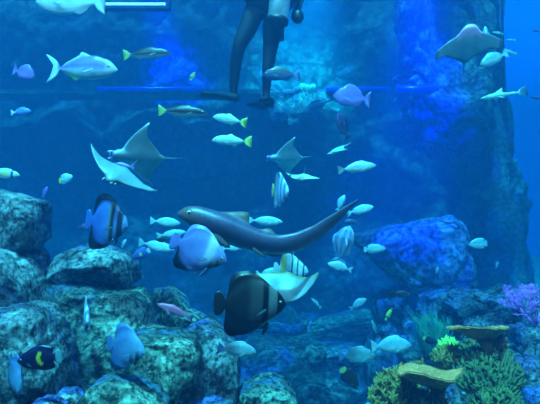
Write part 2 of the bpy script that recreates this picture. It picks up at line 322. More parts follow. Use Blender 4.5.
boulder('boulder', [(438, 385), (452, 378), (464, 386), (466, 420), (434, 420)], 3.35, .14, M['rock_pale'], 'pale grey stone tucked under the brown plate coral', group=RG, seed=35, sub=5, rough=.04)
boulder('boulder', [(420, 296), (445, 288), (470, 292), (474, 312), (440, 318), (420, 312)], 6.0, .4, M['rock_far'], 'bluish rock at the foot of the tall column', group=BG, seed=36, sub=5)

# ---------------------------------------------------------------- light fitting and glowing blue bands
lf = tag(empty('light_fixture', Matrix.Translation(at(134, 0, 6.0))), 'long frame lamp with a glowing white tube at the top', 'lamp')
s6 = 6.0/F
mb = MB(); mb.box((0, 0, -8.6*s6), (72*s6, .12, .035)); mb.box((34.5*s6, 0, -2*s6), (.05, .12, 12*s6)); mb.box((0, 0, 4*s6), (72*s6, .12, .04)); mb.box((-34.5*s6, 0, -2*s6), (.05, .12, 12*s6))
mb.build('frame', M['fixture_frame'], lf, smooth=False)
mb = MB(); mb.tube([(-30*s6, -.03, -5*s6), (32*s6, -.03, -5*s6)], .018, 10); mb.build('tube', M['tube_glow'], lf)
for X0, X1, lab in ((98, 205, 'deep blue light strip on the back wall, ending at the diver\'s long fin'), (326, 390, 'deep blue glowing band along the back wall, right of the diver'), (397, 438, 'shortest deep blue glowing band, across the overhanging rock head')):
    Yl = 10.1 if X0 < 390 else 7.65  # added glowing bands: the blue-lit ledge line built as emission
    st = tag(empty('blue_band', Matrix.Translation(at((X0+X1)/2, 89, Yl))), lab, 'lamp', 'deep blue glowing bands')
    hw = (X1-X0)/2*Yl/F
    mb = MB(); mb.tube([(-hw, 0, 0), (hw, 0, 0)], .05, 10); mb.build('tube', M['band_glow'], st)
    mb = MB(); mb.box((0, .08, .02), (2*hw, .06, .14)); mb.build('backing', M['fixture_frame'], st, smooth=False)

# ---------------------------------------------------------------- fish
C = dict(white=(.75, .85, .88), silver=(.62, .78, .85), cyan=(.55, .86, .92), blue=(.10, .22, .75), violet=(.42, .36, .85), dark=(.02, .025, .035), black=(.006, .006, .010),
         yellow=(.85, .75, .08), olive=(.25, .30, .08), grey=(.25, .30, .36), pink=(.75, .30, .50), brown=(.14, .10, .07), green=(.35, .7, .35), navy=(.03, .05, .22), orange=(.9, .4, .08))
def mix(a, b_, k): k = max(0, min(1, k)); return tuple(a[i]*(1-k)+b_[i]*k for i in range(3))
def sm(x, a, b_): k = max(0, min(1, (x-a)/(b_-a))); return k*k*(3-2*k)
def band(t, c, w_, soft=.02): return sm(t, c-w_-soft, c-w_)*(1-sm(t, c+w_, c+w_+soft))

# body shapes: top, bottom, half width, dorsal fin, anal fin along t (0 snout .. 1 tail end) in body lengths
SH = {
 'bream': dict(top=[(0, 0), (.05, .07), (.15, .14), (.32, .19), (.5, .175), (.7, .095), (.82, .035), (.86, .03)], bot=[(0, 0), (.05, .05), (.15, .11), (.35, .15), (.55, .13), (.7, .08), (.82, .03), (.86, .028)],
               wid=[(0, .005), (.1, .055), (.3, .08), (.6, .05), (.82, .016), (.88, .008), (1, .002)], dor=[(0, 0), (.24, 0), (.3, .05), (.5, .045), (.7, .03), (.76, 0), (1, 0)], ana=[(0, 0), (.55, 0), (.6, .05), (.72, .02), (.76, 0), (1, 0)], tail=.15, fork=.07, t0=.84),
 'slim': dict(top=[(0, 0), (.06, .045), (.2, .095), (.4, .115), (.6, .09), (.78, .04), (.86, .025)], bot=[(0, 0), (.06, .04), (.2, .08), (.4, .10), (.6, .08), (.78, .035), (.86, .022)],
              wid=[(0, .005), (.1, .04), (.35, .06), (.6, .045), (.84, .012), (.9, .006), (1, .002)], dor=[(0, 0), (.28, 0), (.34, .035), (.6, .022), (.74, .015), (.78, 0), (1, 0)], ana=[(0, 0), (.58, 0), (.62, .035), (.74, .01), (.78, 0), (1, 0)], tail=.12, fork=.07, t0=.85),
 'trevally': dict(top=[(0, 0), (.04, .06), (.12, .13), (.3, .185), (.5, .15), (.68, .07), (.78, .022), (.82, .02)], bot=[(0, 0), (.05, .05), (.15, .10), (.35, .14), (.55, .12), (.7, .06), (.78, .02), (.82, .018)],
              wid=[(0, .005), (.1, .05), (.3, .075), (.6, .05), (.8, .014), (.86, .007), (1, .002)], dor=[(0, 0), (.36, 0), (.44, .085), (.5, .035), (.72, .018), (.76, 0), (1, 0)], ana=[(0, 0), (.48, 0), (.54, .07), (.6, .03), (.74, .015), (.78, 0), (1, 0)], tail=.20, fork=.13, t0=.80),
 'surgeon': dict(top=[(0, 0), (.05, .06), (.18, .13), (.4, .155), (.6, .12), (.76, .04), (.84, .02)], bot=[(0, 0), (.05, .06), (.18, .125), (.4, .15), (.6, .12), (.76, .04), (.84, .02)],
              wid=[(0, .008), (.1, .045), (.35, .06), (.6, .04), (.8, .012), (.88, .006), (1, .002)], dor=[(0, 0), (.2, 0), (.28, .02), (.7, .022), (.76, 0), (1, 0)], ana=[(0, 0), (.42, 0), (.48, .02), (.7, .02), (.76, 0), (1, 0)], tail=.15, fork=.10, t0=.83),
 'bat': dict(top=[(0, 0), (.05, .10), (.15, .19), (.34, .29), (.5, .31), (.65, .26), (.78, .13), (.84, .06), (.86, .055)], bot=[(0, 0), (.05, .08), (.15, .16), (.34, .27), (.5, .29), (.65, .25), (.78, .12), (.84, .06), (.86, .055)],
              wid=[(0, .01), (.08, .06), (.3, .085), (.6, .05), (.82, .014), (.88, .006), (1, .002)], dor=[(0, 0), (.2, 0), (.34, .06), (.46, .11), (.60, .14), (.72, .155), (.78, .09), (.82, .02), (.85, 0), (1, 0)], ana=[(0, 0), (.24, 0), (.36, .05), (.48, .10), (.60, .14), (.72, .22), (.79, .18), (.82, .04), (.85, 0), (1, 0)], tail=.14, fork=.0, t0=.86),
 'angel': dict(top=[(0, 0), (.05, .07), (.15, .16), (.35, .23), (.55, .22), (.72, .13), (.8, .07), (.85, .06)], bot=[(0, 0), (.05, .06), (.15, .14), (.35, .21), (.55, .20), (.72, .12), (.8, .07), (.85, .06)],
              wid=[(0, .008), (.1, .05), (.3, .07), (.6, .045), (.84, .014), (.9, .006), (1, .002)], dor=[(0, 0), (.2, 0), (.35, .04), (.6, .09), (.76, .13), (.80, .02), (.83, 0), (1, 0)], ana=[(0, 0), (.4, 0), (.5, .05), (.65, .10), (.76, .12), (.80, .02), (.83, 0), (1, 0)], tail=.14, fork=.0, t0=.84),
 'shark': dict(top=[(0, 0), (.04, .02), (.15, .055), (.35, .075), (.6, .045), (.8, .018), (1, .015)], bot=[(0, 0), (.04, .02), (.15, .045), (.35, .06), (.6, .035), (.8, .015), (1, .01)],
              wid=[(0, .008), (.08, .035), (.3, .06), (.6, .035), (.8, .012), (.9, .006), (1, .002)], dor=[(0, 0), (.32, 0), (.42, .13), (.45, .02), (.48, 0), (.66, 0), (.70, .035), (.73, 0), (1, 0)], ana=[(0, 0), (.66, 0), (.70, .03), (.73, 0), (1, 0)], tail=.13, fork=.13, t0=.80),
}
# liveries: (t, z as a share of the half height, fin 0/1) -> colour
def liv(kind):
    def f(t, z, fin):
        if kind == 'bat_dark':
            c = mix((.022, .02, .022), (.17, .17, .18), band(t, .2, .055, .02)); c = mix(c, (.09, .085, .09), band(t, .42, .05, .1)*.6)
            c = mix(c, C['black'], band(t, .30, .04, .01)); c = mix(c, C['black'], band(t, .1, .03, .02)); return mix(c, C['black'], fin*.6)
        if kind == 'bat_blue':
            c = mix((.06, .15, .55), (.18, .30, .62), sm(t, .75, .1)); c = mix(c, C['dark'], band(t, .17, .045, .03)*.95); c = mix(c, C['dark'], band(t, .36, .04, .03)*.95)
            c = mix(c, C['olive'], band(t, .41, .015)*.6); return mix(c, C['black'], fin*sm(abs(z), 1.0, 1.18))
        if kind == 'bat_plain':
            c = mix((.12, .24, .55), (.22, .38, .66), sm(t, .75, .1)); c = mix(c, (.03, .05, .10), band(t, .15, .03, .03)*.9*sm(z, .3, -.3)); c = mix(c, (.05, .07, .12), band(t, .30, .03, .03)*.8*sm(z, 0, -.5)); return mix(c, (.05, .10, .30), fin*sm(abs(z), 1.0, 1.3)*.6)
        if kind == 'bat_pale':
            c = mix((.26, .30, .66), (.20, .21, .62), sm(t, .3, .7)); c = mix(c, (.9, .9, .9), band(t, .30, .04, .08)*.5*(z > -.2)); c = mix(c, (.12, .09, .07), band(t, .13, .025)*.9*sm(z, .4, -.2)); c = mix(c, (.16, .12, .08), band(t, .22, .03)*.8*sm(z, .1, -.5))
            return mix(c, C['black'], fin*(z < 0)*sm(t, .5, .62)*.97)
        if kind == 'bat_stripe':
            c = mix((.55, .75, .80), C['white'], .3); 
            for q in (.13, .30, .46): c = mix(c, (.03, .06, .08), band(t, q, .016, .012))
            c = mix(c, C['yellow'], band(t, .72, .07, .03)*.8); return c
        if kind == 'longstripe':
            return mix((.50, .74, .95), (.10, .24, .75), sm(math.sin(z*8+.6), .1, .6)*.85*(1-fin))
        if kind == 'banner':
            c = (.62, .74, .92)
            for q in (.15, .34, .55): c = mix(c, (.14, .26, .62), band(t, q, .035, .03))
            return mix(c, C['yellow'], sm(t, .72, .8)*.7)
        if kind == 'angel_dark':
            c = (.012, .012, .06); c = mix(c, (.9, .65, .04), band(t, .5+.10*abs(z-.1), .035, .012)*(-.75 < z < .75)); return mix(c, (.20, .42, .50), sm(t, .86, .9))
        if kind == 'angel_small':
            c = (.08, .14, .55); c = mix(c, C['yellow'], band(t, .5, .06)*(abs(z) < .4)); return mix(c, C['cyan'], sm(t, .82, .88))
        if kind == 'trevally':
            c = mix((.16, .16, .90), (.45, .66, .74), sm(z, .1, -.35)); c = mix(c, (.55, .66, .55), sm(t, .2, .08)*.7); c = mix(c, C['yellow'], band(z, .02, .05, .06)*sm(t, .35, .6)*.8)
            c = mix(c, (.55, .62, .30), fin*.6); c = mix(c, (.25, .75, .35), band(t, .6, .06)*sm(z, -.5, -.9)); return mix(c, (.55, .75, .80), sm(t, .82, .9))
        if kind == 'jack':
            c = mix((.45, .68, .55), (.62, .85, .85), sm(z, .3, -.3)); c = mix(c, (.75, .85, .35), fin*.8); return mix(c, (.8, .9, .15), sm(t, .80, .86))
        if kind == 'darkback':
            c = mix((.008, .014, .02), (.38, .52, .50), sm(z, -.35, -.7)); c = mix(c, C['black'], fin*(z > 0)*.8); return mix(c, (.35, .5, .12), sm(t, .80, .87))
        if kind == 'pale':
            c = mix((.30, .58, .80), (.74, .90, .95), sm(z, .5, -.4)); return mix(c, (.45, .70, .80), fin*.6+sm(t, .84, .9)*.5)
        if kind == 'spotted':
            c = mix((.40, .60, .62), (.80, .90, .85), sm(z, .4, -.5)); k = noise.noise(Vector((t*26, z*5, 3))); c = mix(c, (.2, .38, .42), sm(k, .1, .3)*.7); return c
        if kind == 'cyan':
            c = mix((.28, .66, .88), (.62, .92, .95), sm(z, .8, -.3)); return mix(c, (.45, .85, .95), sm(t, .84, .9))
        if kind == 'greyish':
            c = mix((.24, .38, .46), (.48, .68, .74), sm(z, .4, -.5)); return mix(c, (.22, .34, .70), sm(t, .80, .88))
        if kind == 'purple':
            c = mix((.20, .11, .50), (.38, .25, .78), sm(z, .6, -.4)); return mix(c, (.25, .2, .6), fin*.6)
        if kind == 'darkpurple':
            c = (.10, .08, .22); return mix(c, (.25, .16, .30), sm(math.sin(t*40+z*6), .2, .8)*.5)
        if kind == 'bluedark':
            c = mix((.015, .03, .10), (.04, .12, .28), sm(z, .3, -.5)); c = mix(c, (.16, .17, .06), fin*(z > 0)*.8); return mix(c, (.10, .18, .45), sm(t, .82, .88))
        if kind == 'pink':
            c = mix((.80, .14, .30), (.95, .35, .55), sm(z, .3, -.5)); return mix(c, (.35, .25, .45), sm(t, .8, .9))
        if kind == 'dark':
            return mix((.03, .025, .04), (.06, .05, .05), .5)
        if kind == 'darkyellowtail':
            return mix((.03, .03, .035), (.65, .75, .15), sm(t, .82, .87))
        if kind == 'butter':
            return mix((.75, .8, .15), C['black'], band(t, .12, .04)+band(t, .75, .03))
        if kind == 'yellowtail':
            c = mix((.35, .70, .85), C['yellow'], band(t, .35, .05)*(z > 0)); return mix(c, (.95, .75, .05), sm(t, .76, .82))
        if kind == 'tang':
            c = (.55, .75, .70); c = mix(c, C['yellow'], band(z, -.1, .25, .1)*sm(t, .3, .5)); c = mix(c, C['navy'], band(t, .28, .03)); return mix(c, (.7, .75, .3), sm(t, .15, .05))
        if kind == 'bluepale':
            c = (.16, .26, .72); return mix(c, (.70, .9, .95), sm(t, .68, .78))
        if kind == 'sharkpale':
            return mix((.62, .78, .55), (.85, .95, .85), sm(z, .2, -.4)) if t < .8 else mix((.7, .85, .7), (.14, .26, .4), sm(t, .84, .9))
        if kind == 'zebra':
            c = mix((.05, .035, .06), (.10, .075, .16), sm(z, -.1, .5)); c = mix(c, (.22, .11, .10), sm(t, .16, .02)*.8); c = mix(c, (.42, .46, .52), sm(z, -.6, -.85)*.7*(1-fin))
            c = mix(c, (.22, .15, .11), fin*.8); c = mix(c, C['dark'], sm(t, .6, .9)*.6); k = noise.noise(Vector((t*45, z*3, 8))); return mix(c, tuple(x*.5 for x in c), sm(k, .15, .3)*.6)
        return (.6, .7, .8)
    return f

def fish_mesh(shape, livery, L, hs=1.0, bendy=0.0, path=None, nr=56, ms=8, over=None):
    S = dict(SH[shape]) if shape in SH else {}
    if over: S.update(over)
    T0 = S['t0']; top = curve(S['top']+[(1, S['top'][-1][1])], 60); bot = curve(S['bot']+[(1, S['bot'][-1][1])], 60)
    wid = curve(S['wid'], 60); dor = curve(S['dor'], 90); ana = curve(S['ana'], 90); fc = liv(livery)
    V = []; Cc = []; hts = []
    for i in range(nr):
        t = (i/(nr-1)); t = t**1.25 if t < .3 else t
        t = .3**1.25*(i/(nr-1))/.3 if (i/(nr-1)) < .3 else .3**1.25+(1-.3**1.25)*((i/(nr-1))-.3)/.7
        a = max(top(t)*hs, .006); b_ = max(bot(t)*hs, .006); wd = max(wid(t), .0015)
        if t > T0:
            k = ((t-T0)/(1-T0)); e_ = S['tail']*hs*(k**.75 if S['fork'] > .03 else min(1, k*1.6)**.6)
            a = max(a*(1-k), .0)+e_; b_ = max(b_*(1-k), 0)+e_*S.get('low', 1)
        fd = dor(t)*hs; fa = ana(t)*hs
        if t < .02: a *= .6+20*t; b_ *= .6+20*t
        swd = {'bat': .45, 'angel': .9}.get(shape, .8)
        ring = []
        def P(z, y, fin, zr, sweep=0):
            x = t
            if t > T0:
                k = (t-T0)/(1-T0); rel = min(1, abs(z)/(S['tail']*hs+1e-6)); x = t-S['fork']*k*(1-rel**1.2) + (.02*k*(1-rel**2) if S['fork'] == 0 else 0)
            x += sweep
            ring.append((x, y, z)); Cc.append(fc(min(1, t), zr, fin))
        P(a+fd, 0, 1 if fd > .004 else 0, (a+fd)/a if a > 0 else 1, fd*swd)
        P(a+fd*.45, -min(wd*.10, .006), 1 if fd > .004 else 0, (a+fd*.45)/a if a > 0 else 1, fd*.45*swd)
        for k in range(ms):
            an = .22+(math.pi-.44)*k/(ms-1); cz = math.cos(an); z = cz*(a if cz > 0 else b_)/math.cos(.22); P(z, -wd*math.sin(an)**.8, 0, cz)
        P(-b_-fa*.45, -min(wd*.10, .006), 1 if fa > .004 else 0, -(b_+fa*.45)/b_, fa*.45*swd)
        P(-b_-fa, 0, 1 if fa > .004 else 0, -(b_+fa)/b_, fa*swd)
        P(-b_-fa*.45, min(wd*.10, .006), 1 if fa > .004 else 0, -(b_+fa*.45)/b_, fa*.45*swd)
        for k in range(ms):
            an = math.pi-.22-(math.pi-.44)*k/(ms-1); cz = math.cos(an); z = cz*(a if cz > 0 else b_)/math.cos(.22); P(z, wd*math.sin(an)**.8, 0, cz)
        P(a+fd*.45, min(wd*.10, .006), 1 if fd > .004 else 0, (a+fd*.45)/a if a > 0 else 1, fd*.45*swd)
        V.append(ring); hts.append((t, a, b_, wd))
    n = len(V[0]); out_ = []
    for ring in V:
        for (x, y, z) in ring:
            if path:
                q = max(0, min(1, x)); p = path(q); p2 = path(min(1, q+.01)); p1 = path(max(0, q-.01)); tx, tz = p2[0]-p1[0], p2[1]-p1[1]; l = math.hypot(tx, tz) or 1
                nx, nz_ = tz/l, -tx/l
                if nz_ < 0: nx, nz_ = -nx, -nz_
                ex = x-q
                out_.append((p[0]+nx*z*L+ex*tx/l*L, y*L, p[1]+nz_*z*L+ex*tz/l*L))
            else:
                out_.append(((.5-x)*L, (y+bendy*max(0, x-.35)**2)*L, z*L))
    Fc = []
    for i in range(nr-1):
        for k in range(n): Fc.append((i*n+k, (i+1)*n+k, (i+1)*n+(k+1) % n, i*n+(k+1) % n))
    Fc.append(tuple(range(n))); Fc.append(tuple((nr-1)*n+k for k in range(n))[::-1])
    return out_, Fc, Cc, hts

def pec_fin(L, s, length, c, ang=-.5):
    """paired fin: a rounded leaf with thickness"""
    v = []; f = []; cc = []; n = 7; m = 4
    for side in (0, 1):
        for i in range(n):
            u = i/(n-1); wv = math.sin(math.pi*min(1, u*.82+.12))**.8*.30
            for j in range(m):
                k = j/(m-1)-.5; edge = (abs(k) == .5 or i == n-1)
                x = -u*math.cos(ang); z = u*math.sin(ang)
                nx, nz_ = math.sin(ang), math.cos(ang)
                th = 0 if edge else .018*(1 if side else -1)
                v.append(((x+nx*k*wv)*length, s*(.02+u*.35*length)+th*length, (z+nz_*k*wv)*length)); cc.append(c)
    def q(sd, i, j): return sd*n*m+i*m+j
    for i in range(n-1):
        for j in range(m-1):
            f.append((q(0, i, j), q(0, i+1, j), q(0, i+1, j+1), q(0, i, j+1))); f.append((q(1, i, j), q(1, i, j+1), q(1, i+1, j+1), q(1, i+1, j)))
    for i in range(n-1):
        for j in (0, m-1):
            a_ = (q(0, i, j), q(1, i, j), q(1, i+1, j), q(0, i+1, j)); f.append(a_ if j == 0 else a_[::-1])
    for j in range(m-1):
        f.append((q(0, 0, j), q(0, 0, j+1), q(1, 0, j+1), q(1, 0, j))); f.append((q(0, n-1, j+1), q(0, n-1, j), q(1, n-1, j), q(1, n-1, j+1)))
    return v, f, cc

def eye(parent, loc, r, s):
    bm = bmesh.new(); bmesh.ops.create_uvsphere(bm, u_segments=14, v_segments=10, radius=r, matrix=Matrix.Rotation(math.pi/2, 4, 'X'))
    me = bpy.data.meshes.new('eye'); 
    for f in bm.faces:
        c = f.calc_center_median(); f.material_index = 1 if math.hypot(c.x, c.z) < r*.62 else 0; f.smooth = True
    for v in bm.verts: v.co.y *= .55
    bm.to_mesh(me); bm.free(); me.materials.append(M['eye_white']); me.materials.append(M['eye_black'])
    o = bpy.data.objects.new('eye', me); col.objects.link(o); o.parent = parent; o.location = loc
    return o

def pose(loc, heading, yaw, roll):
    A, Yw = math.radians(heading), math.radians(yaw)
    f = Vector((math.cos(A)*math.cos(Yw), -math.sin(Yw), math.sin(A)*math.cos(Yw))).normalized()
    z = Vector((0, 0, 1)); u = z-f*z.dot(f)
    if u.length < .05: u = Vector((-1 if f.z > 0 else 1, 0, 0))
    u.normalize(); u = Matrix.Rotation(math.radians(roll), 3, f) @ u; s = u.cross(f)
    m = Matrix((f, s, u)).transposed().to_4x4(); m.translation = loc
    return m

def fish(name, shape, livery, px, py, lpx, heading, Y, label, cat='fish', group=None, yaw=0, roll=0, hs=1.0, bend=.0, fins=True, wide=1.0):
    L = lpx/F*Y/max(.35, math.cos(math.radians(yaw)))
    root = empty(name, pose(at(px, py, Y), heading, yaw, roll))
    v, f, c, hts = fish_mesh(shape, livery, L, hs, bend)
    mesh_obj('body', v, f, M['skin'], root, paint=c)
    if fins:
        fc = liv(livery)
        et = .115 if shape != 'bat' else .10
        h = min(hts, key=lambda q: abs(q[0]-et)); z = h[1]*L*.30
        er = L*(.020 if shape != 'bat' else .022)
        pt = .30; hp = min(hts, key=lambda q: abs(q[0]-pt))
        for s in (-1, 1):
            eye(root, ((.5-et)*L, s*h[3]*L*.86, z), er, s)
            pc = fc(.34, -.2, 0); pc = mix(pc, (.5, .7, .8), .25)
            pv, pf, pcc = pec_fin(L, s, L*.15, pc)
            po = mesh_obj('pectoral_fin', pv, pf, M['skin'], root, paint=pcc); po.location = ((.5-pt)*L, s*hp[3]*L*.88, -hp[2]*L*.15)
            if shape == 'bat':
                hq = min(hts, key=lambda q: abs(q[0]-.26)); pv, pf, pcc = pec_fin(L, s, L*.19, mix(fc(.3, -1.1, 1), C['black'], .6), -1.15)
                po = mesh_obj('pelvic_fin', pv, pf, M['skin'], root, paint=pcc); po.location = (.24*L, s*hq[3]*L*.25, -hq[2]*L*.93)
    return tag(root, label, cat, group)

